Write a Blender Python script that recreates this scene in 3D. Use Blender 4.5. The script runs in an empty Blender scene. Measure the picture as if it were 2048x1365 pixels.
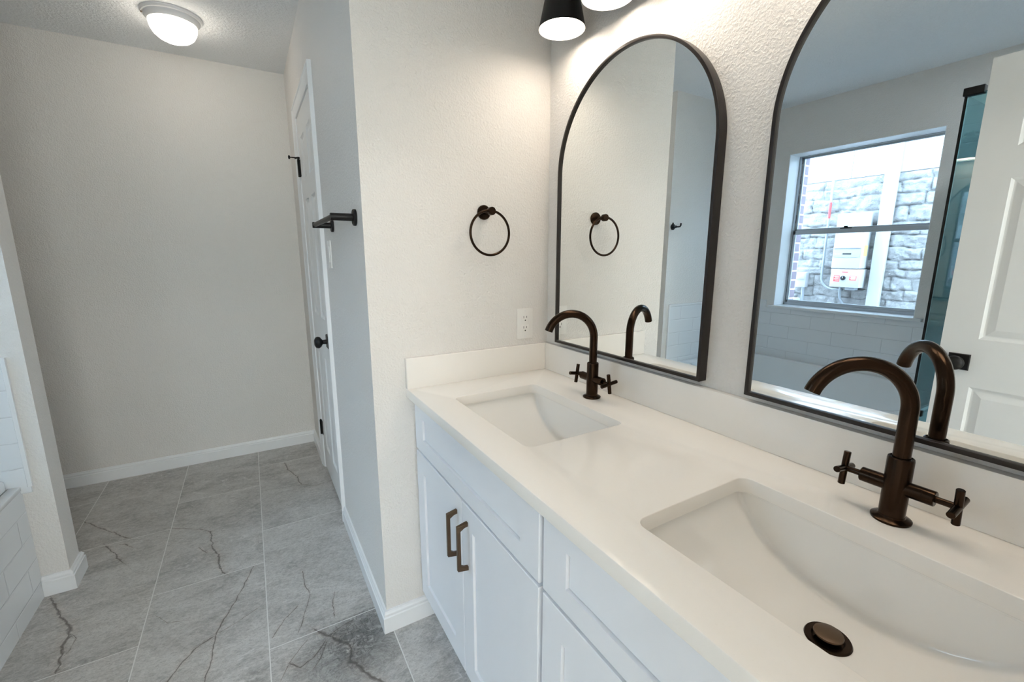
import bpy, bmesh, math, random
import numpy as np
from mathutils import Vector, Matrix
random.seed(7)
R = math.radians
PI = math.pi
scn = bpy.context.scene
col = scn.collection

# ------------------------------------------------------------------ camera
cam_d = bpy.data.cameras.new('camera'); cam = bpy.data.objects.new('camera', cam_d); col.objects.link(cam)
scn.camera = cam
cam_d.sensor_width = 36.0; cam_d.sensor_fit = 'HORIZONTAL'
cam_d.lens = 880.98 / 2048 * 36.0
cam_d.clip_start = 0.02
YAW, PIT = R(30.60), R(-10.855)
cam.location = (-0.9833, -1.3941, 1.3160)
fw = Vector((math.sin(YAW) * math.cos(PIT), math.cos(YAW) * math.cos(PIT), math.sin(PIT)))
cam.rotation_euler = fw.to_track_quat('-Z', 'Y').to_euler()

# ------------------------------------------------------------------ world, exposure
scn.view_settings.view_transform = 'Standard'
scn.view_settings.look = 'None'
scn.view_settings.gamma = 1.0
scn.view_settings.use_curve_mapping = False
scn.view_settings.exposure = 0.0
scn.cycles.max_bounces = 16
scn.cycles.diffuse_bounces = 8
scn.cycles.transparent_max_bounces = 16
W = bpy.data.worlds.new('sky'); scn.world = W; W.use_nodes = True
WORLD_STRENGTH = 23.0
bg = W.node_tree.nodes['Background']
bg.inputs[0].default_value = (0.55, 0.77, 1.0, 1)
bg.inputs[1].default_value = WORLD_STRENGTH
VANITY_EMIT = 17.0
DOME_EMIT = 12.5
BEDROOM_FILL_EMIT = 82.0
SHOWER_FILL_EMIT = 110.0
# daylight portal filling the window opening
pl = bpy.data.lights.new('window_portal', 'AREA'); pl.shape = 'RECTANGLE'; pl.size = 0.90; pl.size_y = 1.16
po = bpy.data.objects.new('window_portal', pl); col.objects.link(po)
po.location = (-3.02, 0.165, 1.508)
po.rotation_euler = Vector((1, 0, 0)).to_track_quat('-Z', 'Z').to_euler()
try: pl.cycles.is_portal = True
except Exception: pass

pl2 = bpy.data.lights.new('bedroom_fill_portal', 'AREA'); pl2.shape = 'RECTANGLE'; pl2.size = 2.2; pl2.size_y = 1.7  # portal for the unseen bedroom opening, added to bring in fill daylight
po2 = bpy.data.objects.new('bedroom_fill_portal', pl2); col.objects.link(po2)
po2.location = (-1.1, -4.28, 1.35); po2.rotation_euler = Vector((0, 1, 0)).to_track_quat('-Z', 'Z').to_euler()
try: pl2.cycles.is_portal = True
except Exception: pass

# ------------------------------------------------------------------ materials
def mat(name):
    m = bpy.data.materials.new(name); m.use_nodes = True
    return m, m.node_tree, m.node_tree.nodes['Principled BSDF']
def nd(t, k, **kw):
    n = t.nodes.new(k)
    for a, v in kw.items(): setattr(n, a, v)
    return n
def L(t, a, b): t.links.new(a, b)
def math_(t, op, a, b=None, c=None, clamp=False):
    n = nd(t, 'ShaderNodeMath', operation=op, use_clamp=clamp)
    for i, v in enumerate((a, b, c)):
        if v is None: continue
        if isinstance(v, (int, float)): n.inputs[i].default_value = v
        else: L(t, v, n.inputs[i])
    return n.outputs[0]
def mix_(t, f, a, b):
    n = nd(t, 'ShaderNodeMix', data_type='RGBA')
    if isinstance(f, (int, float)): n.inputs[0].default_value = f
    else: L(t, f, n.inputs[0])
    for i, v in ((6, a), (7, b)):
        if isinstance(v, tuple): n.inputs[i].default_value = (*v, 1)
        else: L(t, v, n.inputs[i])
    return n.outputs[2]
def noise(t, vec, scale, detail=2, rough=.5, dist=0):
    n = nd(t, 'ShaderNodeTexNoise'); n.inputs['Scale'].default_value = scale
    n.inputs['Detail'].default_value = detail; n.inputs['Roughness'].default_value = rough
    n.inputs['Distortion'].default_value = dist
    if vec is not None: L(t, vec, n.inputs['Vector'])
    return n.outputs[0]
def maprange(t, v, a, b, c=0, d=1):
    n = nd(t, 'ShaderNodeMapRange'); L(t, v, n.inputs[0])
    for i, q in enumerate((a, b, c, d)): n.inputs[i + 1].default_value = q
    return n.outputs[0]
def objco(t): return nd(t, 'ShaderNodeTexCoord').outputs['Object']
def plain(name, c, rough=.5, metal=0, spec=.5, bump=0, bscale=100, coat=0, var=0):
    m, t, b = mat(name)
    b.inputs['Base Color'].default_value = (*c, 1); b.inputs['Roughness'].default_value = rough
    b.inputs['Metallic'].default_value = metal; b.inputs['Specular IOR Level'].default_value = spec
    b.inputs['Coat Weight'].default_value = coat; b.inputs['Coat Roughness'].default_value = .1
    v = objco(t)
    if var:
        f = noise(t, v, 14, 4)
        L(t, mix_(t, f, tuple(q * (1 - var) for q in c), tuple(min(1, q * (1 + var)) for q in c)), b.inputs['Base Color'])
    if bump:
        f = noise(t, v, bscale, 2)
        bn = nd(t, 'ShaderNodeBump'); bn.inputs['Strength'].default_value = bump; bn.inputs['Distance'].default_value = .002
        L(t, f, bn.inputs['Height']); L(t, bn.outputs[0], b.inputs['Normal'])
    return m
def peel(name, c, scale, strength, dist=.002, rough=.55):
    """sprayed orange-peel drywall paint"""
    m, t, b = mat(name)
    b.inputs['Roughness'].default_value = rough; b.inputs['Specular IOR Level'].default_value = .35
    b.inputs['Base Color'].default_value = (*c, 1)
    v = objco(t)
    n1 = noise(t, v, scale, 2, .5, .3)
    n2 = noise(t, v, scale * .45, 2)
    s = math_(t, 'ADD', maprange(t, n1, .4, .68), math_(t, 'MULTIPLY', maprange(t, n2, .35, .7), .6))
    bn = nd(t, 'ShaderNodeBump'); bn.inputs['Strength'].default_value = strength; bn.inputs['Distance'].default_value = dist
    L(t, s, bn.inputs['Height']); L(t, bn.outputs[0], b.inputs['Normal'])
    return m
def emit(name, c, s):
    m, t, b = mat(name)
    b.inputs['Base Color'].default_value = (.9, .9, .9, 1)
    b.inputs['Emission Color'].default_value = (*c, 1); b.inputs['Emission Strength'].default_value = s
    return m
def pane(name, tint, refl=1.0):
    m, t, b = mat(name); t.nodes.remove(b)
    tr = nd(t, 'ShaderNodeBsdfTransparent'); tr.inputs[0].default_value = (*tint, 1)
    gl = nd(t, 'ShaderNodeBsdfGlossy'); gl.inputs['Roughness'].default_value = 0.0
    fr = nd(t, 'ShaderNodeFresnel'); fr.inputs[0].default_value = 1.5
    mx = nd(t, 'ShaderNodeMixShader'); L(t, math_(t, 'MULTIPLY', fr.outputs[0], refl), mx.inputs[0])
    L(t, tr.outputs[0], mx.inputs[1]); L(t, gl.outputs[0], mx.inputs[2])
    L(t, mx.outputs[0], t.nodes['Material Output'].inputs[0])
    return m
def tile(name, axes, tw, th, off, c, grout, rough=.12, offset=.5, origin=(0, 0), gw=.0022):
    """running-bond tile on a plane; axes names the two object axes used"""
    m, t, b = mat(name)
    sp = nd(t, 'ShaderNodeSeparateXYZ'); L(t, objco(t), sp.inputs[0])
    u = math_(t, 'SUBTRACT', sp.outputs['XYZ'.index(axes[0])], origin[0])
    w = math_(t, 'SUBTRACT', sp.outputs['XYZ'.index(axes[1])], origin[1])
    row = math_(t, 'FLOOR', math_(t, 'DIVIDE', w, th))
    par = math_(t, 'MULTIPLY', math_(t, 'FLOORED_MODULO', row, 2), offset)
    uu = math_(t, 'ADD', math_(t, 'DIVIDE', u, tw), par)
    fu = math_(t, 'FRACT', uu); fw_ = math_(t, 'FRACT', math_(t, 'DIVIDE', w, th))
    du = math_(t, 'MULTIPLY', math_(t, 'MINIMUM', fu, math_(t, 'SUBTRACT', 1, fu)), tw)
    dw = math_(t, 'MULTIPLY', math_(t, 'MINIMUM', fw_, math_(t, 'SUBTRACT', 1, fw_)), th)
    d = math_(t, 'MINIMUM', du, dw)
    g = maprange(t, d, gw * .5, gw * .5 + .0012, 1, 0)
    L(t, mix_(t, g, c, grout), b.inputs['Base Color'])
    L(t, maprange(t, g, 0, 1, rough, .7), b.inputs['Roughness'])
    bn = nd(t, 'ShaderNodeBump'); bn.inputs['Strength'].default_value = .5; bn.inputs['Distance'].default_value = .002
    L(t, maprange(t, d, gw * .4, gw * .4 + .003), bn.inputs['Height']); L(t, bn.outputs[0], b.inputs['Normal'])
    return m

WALL = peel('wall_paint', (.79, .765, .735), 150, .5)
WALL2 = peel('wall_paint_end', (.79, .765, .735), 150, .5)
CEIL = peel('ceiling_paint', (.86, .875, .89), 95, .5, .003, .8)
TRIM = plain('trim_paint', (.86, .87, .88), .3, bump=.04, bscale=60)
DOORW = plain('door_paint', (.82, .82, .81), .35, bump=.05, bscale=90)
CAB = plain('cabinet_paint', (.80, .82, .86), .38)
BRONZE = plain('oil_rubbed_bronze', (.036, .022, .014), .24, metal=1, spec=.5, var=.2)
BLACK = plain('matte_black_metal', (.009, .0085, .0085), .42, metal=0, spec=.3)
PULL = plain('bronze_pull', (.13, .085, .055), .35, metal=.8)
FRAME = plain('mirror_frame_bronze', (.017, .012, .010), .33, metal=.2)
PORC = plain('porcelain', (.88, .86, .825), .08, spec=.6, coat=.3)
ACRYL = plain('tub_acrylic', (.85, .87, .88), .12, coat=.4)
PLAST = plain('white_plastic', (.86, .84, .81), .3)
SLOT = plain('dark_slot', (.02, .018, .015), .6)
ALU = plain('aluminium_frame', (.46, .49, .52), .4, metal=.4)
STEELW = plain('white_enamel', (.80, .79, .79), .35)
GREEN_EDGE = plain('glass_edge', (.02, .10, .12), .15)
def quartz():
    m, t, b = mat('white_quartz')
    v = objco(t)
    f = maprange(t, noise(t, v, 260, 3, .6), .62, .78)
    L(t, mix_(t, math_(t, 'MULTIPLY', f, .12), (.885, .85, .80), (.62, .58, .54)), b.inputs['Base Color'])
    b.inputs['Roughness'].default_value = .13; b.inputs['Specular IOR Level'].default_value = .5
    return m
QUARTZ = quartz()
def mirror_m():
    m, t, b = mat('mirror_silver')
    b.inputs['Base Color'].default_value = (.90, .93, .93, 1); b.inputs['Metallic'].default_value = 1; b.inputs['Roughness'].default_value = 0
    return m
MIRR = mirror_m()
GLASSW = pane('window_glass', (.97, .98, .98), .8)
GLASSS = pane('shower_glass', (.62, .86, .89), 2.0)
BULB = emit('lamp_diffuser', (1.0, .87, .72), VANITY_EMIT)
DOME = emit('dome_glass', (1.0, .90, .76), DOME_EMIT)
SUBWAY_X = tile('subway_tile_on_side_wall', 'YZ', .305, .1, .5, (.82, .84, .86), (.66, .68, .70), origin=(.165, .666))
SUBWAY_Y = tile('subway_tile_on_end_wall', 'XZ', .305, .1, .5, (.82, .84, .86), (.66, .68, .70), origin=(-1.9, .640))

# floor stone -------------------------------------------------------
def floor_mat():
    m, t, b = mat('grey_stone_tile')
    v = objco(t); sp = nd(t, 'ShaderNodeSeparateXYZ'); L(t, v, sp.inputs[0])
    x, y = sp.outputs[0], sp.outputs[1]
    c = math_(t, 'DIVIDE', math_(t, 'ADD', x, 1.045), .387)
    cid = math_(t, 'FLOOR', c); fc = math_(t, 'FRACT', c)
    yy = math_(t, 'DIVIDE', math_(t, 'SUBTRACT', y, math_(t, 'ADD', math_(t, 'MULTIPLY', cid, .262), .124)), .77)
    rid = math_(t, 'FLOOR', yy); fr = math_(t, 'FRACT', yy)
    du = math_(t, 'MULTIPLY', math_(t, 'MINIMUM', fc, math_(t, 'SUBTRACT', 1, fc)), .387)
    dv = math_(t, 'MULTIPLY', math_(t, 'MINIMUM', fr, math_(t, 'SUBTRACT', 1, fr)), .77)
    d = math_(t, 'MINIMUM', du, dv)
    grout = maprange(t, d, .0010, .0022, 1, 0)
    cb = nd(t, 'ShaderNodeCombineXYZ'); L(t, cid, cb.inputs[0]); L(t, rid, cb.inputs[1])
    wn = nd(t, 'ShaderNodeTexWhiteNoise', noise_dimensions='2D'); L(t, cb.outputs[0], wn.inputs[0])
    # shift the stone pattern per tile
    sc = nd(t, 'ShaderNodeVectorMath', operation='SCALE'); L(t, wn.outputs['Color'], sc.inputs[0]); sc.inputs['Scale'].default_value = 9
    ad = nd(t, 'ShaderNodeVectorMath', operation='ADD'); L(t, v, ad.inputs[0]); L(t, sc.outputs[0], ad.inputs[1])
    mp = nd(t, 'ShaderNodeMapping'); L(t, ad.outputs[0], mp.inputs[0])
    mp.inputs['Rotation'].default_value = (0, 0, .6); mp.inputs['Scale'].default_value = (1, 1.7, 1)
    pv = mp.outputs[0]
    n1 = noise(t, pv, 3.2, 8, .62, .8)
    n2 = noise(t, pv, 22, 6, .7, .4)
    n3 = noise(t, pv, 190, 3, .7)
    base = mix_(t, maprange(t, n1, .38, .62), (.32, .307, .293), (.57, .553, .533))
    base = mix_(t, math_(t, 'MULTIPLY', maprange(t, n2, .40, .66), .60), base, (.64, .625, .605))
    base = mix_(t, math_(t, 'MULTIPLY', maprange(t, n3, .45, .72), .42), base, (.17, .165, .16))
    n4 = noise(t, pv, 70, 5, .72, .5)
    base = mix_(t, math_(t, 'MULTIPLY', maprange(t, n4, .50, .66), .40), base, (.70, .68, .65))
    base = mix_(t, math_(t, 'MULTIPLY', maprange(t, n4, .48, .36), .35), base, (.18, .17, .16))
    # pale hairline veins
    mu = nd(t, 'ShaderNodeMapping'); L(t, ad.outputs[0], mu.inputs[0]); mu.inputs['Scale'].default_value = (1, 1, 1)
    vn = noise(t, mu.outputs[0], 2.6, 5, .6, 1.2)
    vd = math_(t, 'ABSOLUTE', math_(t, 'SUBTRACT', vn, .5))
    vmask = math_(t, 'MULTIPLY', maprange(t, vd, 0, .010, 1, 0), maprange(t, n2, .42, .62))
    base = mix_(t, math_(t, 'MULTIPLY', vmask, .75), base, (.70, .68, .66))
    # fine dark hairlines
    vn2 = noise(t, mu.outputs[0], 4.3, 6, .65, 1.5)
    vd2 = math_(t, 'ABSOLUTE', math_(t, 'SUBTRACT', vn2, .47))
    vm2 = math_(t, 'MULTIPLY', maprange(t, vd2, 0, .0045, 1, 0), maprange(t, n1, .52, .62))
    base = mix_(t, math_(t, 'MULTIPLY', vm2, .35), base, (.08, .06, .05))
    # the big natural cracks, from a distance field kept on the mesh
    at = nd(t, 'ShaderNodeAttribute', attribute_name='crack'); cr = nd(t, 'ShaderNodeSeparateColor'); L(t, at.outputs['Color'], cr.inputs[0])
    wob = math_(t, 'MULTIPLY', math_(t, 'SUBTRACT', noise(t, v, 60, 3, .7), .5), .010)
    wob = math_(t, 'ADD', wob, math_(t, 'MULTIPLY', math_(t, 'SUBTRACT', noise(t, v, 19, 2, .5), .5), .035))
    wob = math_(t, 'MULTIPLY', wob, math_(t, 'MINIMUM', math_(t, 'MULTIPLY', cr.outputs[1], 2.2), 1.1))
    dd = math_(t, 'ADD', math_(t, 'MULTIPLY', cr.outputs[0], .1), wob)
    dist = math_(t, 'ABSOLUTE', dd)
    wd = math_(t, 'MULTIPLY', cr.outputs[1], maprange(t, noise(t, v, 34, 2), .35, .65, .0045, .0135))
    k = math_(t, 'SUBTRACT', 1, math_(t, 'DIVIDE', dist, wd), clamp=True)
    k = math_(t, 'MULTIPLY', math_(t, 'POWER', k, .6), 1.0)
    halo = math_(t, 'SUBTRACT', 1, math_(t, 'DIVIDE', dist, math_(t, 'MULTIPLY', wd, 5)), clamp=True)
    base = mix_(t, math_(t, 'MULTIPLY', halo, math_(t, 'MULTIPLY', n2, .35)), base, (.34, .21, .13))
    base = mix_(t, math_(t, 'MULTIPLY', k, .80), base, (.060, .048, .040))
    # the dark smoky patch with a web of veins by the cabinet end
    w3 = noise(t, v, 17, 7, .7, 1.6)
    webd = maprange(t, math_(t, 'ABSOLUTE', math_(t, 'SUBTRACT', w3, .5)), 0, .03, 1, 0)
    base = mix_(t, math_(t, 'MULTIPLY', math_(t, 'MULTIPLY', webd, cr.outputs[2]), .95), base, (.045, .04, .036))
    base = mix_(t, math_(t, 'MULTIPLY', cr.outputs[2], math_(t, 'MULTIPLY', maprange(t, n2, .35, .55), .75)), base, (.07, .07, .072))
    L(t, mix_(t, grout, base, (.76, .75, .73)), b.inputs['Base Color'])
    L(t, maprange(t, n2, .3, .7, .30, .42), b.inputs['Roughness'])
    b.inputs['Specular IOR Level'].default_value = .45
    bn = nd(t, 'ShaderNodeBump'); bn.inputs['Strength'].default_value = .25; bn.inputs['Distance'].default_value = .0015
    h = math_(t, 'SUBTRACT', math_(t, 'SUBTRACT', math_(t, 'MULTIPLY', n2, .5), math_(t, 'MULTIPLY', k, .5)), grout)
    L(t, h, bn.inputs['Height']); L(t, bn.outputs[0], b.inputs['Normal'])
    return m
FLOOR = floor_mat()

def stone_mat():
    m, t, b = mat('white_painted_stone')
    v = objco(t)
    at = nd(t, 'ShaderNodeAttribute', attribute_name='joint'); 
    n2 = noise(t, v, 28, 6, .7)
    c = mix_(t, maprange(t, n2, .3, .7), (.30, .293, .283), (.39, .383, .375))
    c = mix_(t, math_(t, 'MULTIPLY', maprange(t, at.outputs['Fac'], 0, .5, 1, 0), .6), c, (.15, .145, .135))
    L(t, c, b.inputs['Base Color']); b.inputs['Roughness'].default_value = .85
    bn = nd(t, 'ShaderNodeBump'); bn.inputs['Strength'].default_value = 1; bn.inputs['Distance'].default_value = .03
    L(t, noise(t, v, 26, 9, .78, .6), bn.inputs['Height']); L(t, bn.outputs[0], b.inputs['Normal'])
    return m
STONE = stone_mat()
BRICK = tile('purple_grey_brick', 'XZ', .2, .075, .5, (.13, .10, .12), (.5, .5, .5), rough=.8, gw=.01)
BRICKF = tile('purple_grey_brick_face', 'YZ', .2, .075, .5, (.13, .10, .12), (.5, .5, .5), rough=.8, gw=.01)

# ------------------------------------------------------------------ mesh helpers
def finish(name, bm, m, parent=None, smooth=True, angle=35):
    me = bpy.data.meshes.new(name)
    bmesh.ops.recalc_face_normals(bm, faces=bm.faces)
    bm.to_mesh(me); bm.free()
    if smooth:
        me.polygons.foreach_set('use_smooth', [True] * len(me.polygons))
        try: me.set_sharp_from_angle(angle=R(angle))
        except Exception: pass
    me.materials.append(m)
    o = bpy.data.objects.new(name, me); col.objects.link(o)
    if parent: o.parent = parent
    return o
def thing(name, label, cat, loc=(0, 0, 0), group=None):
    o = bpy.data.objects.new(name, None); col.objects.link(o); o.location = loc; o.empty_display_size = .05
    o['label'] = label; o['category'] = cat
    if group: o['group'] = group
    return o
def tag(o, label, cat, group=None):
    o['label'] = label; o['category'] = cat
    if group: o['group'] = group
    return o
def struct(o, label=None, cat=None):
    o['kind'] = 'structure'
    if label: o['label'] = label
    if cat: o['category'] = cat
    return o
def box(bm, a, b, bev=0, seg=2):
    a, b = [min(p, q) for p, q in zip(a, b)], [max(p, q) for p, q in zip(a, b)]
    vs = [bm.verts.new((x, y, z)) for x in (a[0], b[0]) for y in (a[1], b[1]) for z in (a[2], b[2])]
    fs = [(0, 1, 3, 2), (4, 6, 7, 5), (0, 4, 5, 1), (2, 3, 7, 6), (0, 2, 6, 4), (1, 5, 7, 3)]
    fc = [bm.faces.new([vs[i] for i in f]) for f in fs]
    if bev:
        es = list({e for f in fc for e in f.edges})
        bmesh.ops.bevel(bm, geom=es, offset=bev, segments=seg, affect='EDGES', profile=.5)
    return bm
def boxes(*bs, bev=0, seg=2):
    bm = bmesh.new()
    for a, b in bs: box(bm, a, b, bev, seg)
    return bm
def frame_axes(d):
    d = Vector(d).normalized(); u = Vector((0, 0, 1)) if abs(d.z) < .9 else Vector((1, 0, 0))
    a = d.cross(u).normalized(); return a, d.cross(a).normalized(), d
def lathe(bm, prof, origin=(0, 0, 0), axis=(0, 0, 1), n=40):
    """prof: (radius, height) pairs along the axis"""
    a, b, d = frame_axes(axis); o = Vector(origin); rings = []
    for r, h in prof:
        if r < 1e-6: rings.append([bm.verts.new(o + d * h)])
        else: rings.append([bm.verts.new(o + d * h + (a * math.cos(2 * PI * i / n) + b * math.sin(2 * PI * i / n)) * r) for i in range(n)])
    for p, q in zip(rings, rings[1:]):
        for i in range(n):
            j = (i + 1) % n
            if len(p) == 1 and len(q) == 1: continue
            if len(p) == 1: bm.faces.new((p[0], q[j], q[i]))
            elif len(q) == 1: bm.faces.new((p[i], p[j], q[0]))
            else: bm.faces.new((p[i], p[j], q[j], q[i]))
    return bm
def cyl(bm, p, q, r, n=28, bev=.0008):
    p, q = Vector(p), Vector(q); h = (q - p).length
    return lathe(bm, [(0, 0), (r - bev, 0), (r, bev), (r, h - bev), (r - bev, h), (0, h)], p, q - p, n)
def tube(bm, pts, r, n=24, caps=True, closed=False):
    pts = [Vector(p) for p in pts]; N = len(pts); rings = []
    prev = None
    for i, p in enumerate(pts):
        if closed: d = (pts[(i + 1) % N] - pts[i - 1]).normalized()
        else: d = (pts[min(i + 1, N - 1)] - pts[max(i - 1, 0)]).normalized()
        if prev is None: a = frame_axes(d)[0]
        else: a = (prev - d * prev.dot(d)).normalized()
        prev = a; b = d.cross(a)
        rings.append([bm.verts.new(p + (a * math.cos(2 * PI * k / n) + b * math.sin(2 * PI * k / n)) * r) for k in range(n)])
    for i in range(N if closed else N - 1):
        p, q = rings[i], rings[(i + 1) % N]
        for k in range(n):
            j = (k + 1) % n; bm.faces.new((p[k], p[j], q[j], q[k]))
    if caps and not closed:
        bm.faces.new(rings[0][::-1]); bm.faces.new(rings[-1])
    return bm
def sweep(bm, path, prof, mp, closed=False):
    """path: 2-D points; prof: (offset to the left of the path, height) closed section; mp maps (a,b,c) to 3-D"""
    P = [Vector(p) for p in path]; N = len(P); rings = []
    for i in range(N):
        d0 = (P[i] - P[i - 1]).normalized() if (i > 0 or closed) else None
        d1 = (P[(i + 1) % N] - P[i]).normalized() if (i < N - 1 or closed) else None
        if d0 is None: d0 = d1
        if d1 is None: d1 = d0
        n0 = Vector((-d0.y, d0.x)); n1 = Vector((-d1.y, d1.x)); nn = (n0 + n1)
        nn = nn / (1 + n0.dot(n1))
        rings.append([bm.verts.new(mp(P[i].x + nn.x * u, P[i].y + nn.y * u, w)) for u, w in prof])
    M = len(prof)
    for i in range(N if closed else N - 1):
        p, q = rings[i], rings[(i + 1) % N]
        for k in range(M):
            j = (k + 1) % M; bm.faces.new((p[k], p[j], q[j], q[k]))
    if not closed: bm.faces.new(rings[0][::-1]); bm.faces.new(rings[-1])
    return bm
def rrect(x0, x1, y0, y1, r, n=8):
    o = []
    for cx, cy, a0 in ((x1 - r, y1 - r, 0), (x0 + r, y1 - r, 90), (x0 + r, y0 + r, 180), (x1 - r, y0 + r, 270)):
        for k in range(n + 1):
            a = R(a0 + 90 * k / n); o.append((cx + r * math.cos(a), cy + r * math.sin(a)))
    return o
def slab(name, loops, z0, z1, bev, m, parent=None, mp=None):
    """flat plate with holes: 2-D loops filled, extruded and eased"""
    cu = bpy.data.curves.new(name, 'CURVE'); cu.dimensions = '2D'; cu.fill_mode = 'BOTH'
    cu.extrude = (z1 - z0) / 2 - bev; cu.bevel_depth = bev; cu.bevel_resolution = 2; cu.offset = -bev
    for lp in loops:
        s = cu.splines.new('POLY'); s.points.add(len(lp) - 1); s.use_cyclic_u = True
        for p, q in zip(s.points, lp): p.co = (q[0], q[1], 0, 1)
    t = bpy.data.objects.new('tmp', cu); col.objects.link(t)
    dg = bpy.context.evaluated_depsgraph_get()
    me = bpy.data.meshes.new_from_object(t.evaluated_get(dg))
    bpy.data.objects.remove(t)
    bm = bmesh.new(); bm.from_mesh(me); bpy.data.meshes.remove(me)
    bmesh.ops.remove_doubles(bm, verts=bm.verts, dist=1e-5)
    for v in bm.verts:
        v.co.z += (z0 + z1) / 2
        if mp: v.co = Vector(mp(*v.co))
    return finish(name, bm, m, parent)
def world_parent(o, parent):
    """keep meshes modelled in world coordinates under a thing placed at its base"""
    o.parent = parent
    o.matrix_parent_inverse = Matrix.Translation(-Vector(parent.location))
    return o

# ------------------------------------------------------------------ room dimensions
H = .8853; HC = 2.435; WC = .676; D = 1.9326
XS, YS, ST, XK = 1.7153, .8564, .1157, 1.797
XW = 2.74; YN = -1.54
def wall(name, a, b, m=None, label=None):
    return struct(finish(name, boxes((a, b)), m or WALL, smooth=False))

# walls ---------------------------------------------------------------
wall('wall_mirror', (0, YN - .12, 0), (.12, D + .12, HC))
wall('wall_end', (-WC, 0, 0), (0, .12, HC), WALL2)
# closet wall with the door opening
DY0, DY1, DZ = .836, 1.452, 2.058
wall_cl = boxes(((-WC, .12, 0), (-WC + .12, DY0, HC)), ((-WC, DY1, 0), (-WC + .12, D, HC)), ((-WC, DY0, DZ), (-WC + .12, DY1, HC)))
struct(finish('wall_closet', wall_cl, WALL, smooth=False))
wall('wall_back', (-XW - .16, D, 0), (0, D + .12, HC))
wall('wall_partition', (-XW, YS, 0), (-XS, YS + ST, HC))
# window wall with its opening
WY0, WY1, WZ0, WZ1 = -.285, .616, .925, 2.088
ww = boxes(((-XW - .16, YN - .12, 0), (-XW, WY0, HC)), ((-XW - .16, WY1, 0), (-XW, D, HC)),
           ((-XW - .16, WY0, 0), (-XW, WY1, WZ0)), ((-XW - .16, WY0, WZ1), (-XW, WY1, HC)))
struct(finish('wall_window', ww, WALL, smooth=False))
# near wall with the doorway the photographer stands in
EX0, EX1 = -1.535, -.745
wn = boxes(((-XW, YN - .12, 0), (EX0, YN, HC)), ((EX1, YN - .12, 0), (0, YN, HC)), ((EX0, YN - .12, 2.06), (EX1, YN, HC)))
struct(finish('wall_entry', wn, WALL, smooth=False))
# ceiling over bath and the bedroom behind
struct(finish('ceiling', boxes(((-XW - .16, YN - .12, HC), (.12, D + .12, HC + .12))), CEIL, smooth=False))
# unseen bedroom added beyond the doorway to light the room from behind
BX0, BX1, BY0 = -2.9, .7, -4.2
CARPET = plain('beige_carpet', (.45, .41, .36), .9, bump=.5, bscale=300)
struct(finish('wall_bedroom_far', boxes(((BX0, BY0 - .1, 0), (-2.2, BY0, HC)), ((0, BY0 - .1, 0), (BX1, BY0, HC)), ((-2.2, BY0 - .1, 0), (0, BY0, .5)), ((-2.2, BY0 - .1, 2.2), (0, BY0, HC))), WALL, smooth=False))  # window opening added so fill daylight comes through the doorway
struct(finish('wall_bedroom_left', boxes(((BX0 - .1, BY0 - .1, 0), (BX0, YN - .12, HC))), WALL, smooth=False))
struct(finish('wall_bedroom_right', boxes(((BX1, BY0 - .1, 0), (BX1 + .1, YN, HC))), WALL, smooth=False))
struct(finish('wall_bedroom_corner', boxes(((.12, YN - .12, 0), (BX1, YN, HC))), WALL, smooth=False))
struct(finish('floor_bedroom', boxes(((BX0 - .1, BY0 - .1, -.1), (BX1 + .1, YN - .12, 0))), CARPET, smooth=False))
struct(finish('ceiling_bedroom', boxes(((BX0 - .1, BY0 - .1, HC), (BX1 + .1, YN - .12, HC + .12)), ((.12, YN - .12, HC), (BX1 + .1, YN, HC + .12))), CEIL, smooth=False))

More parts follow.
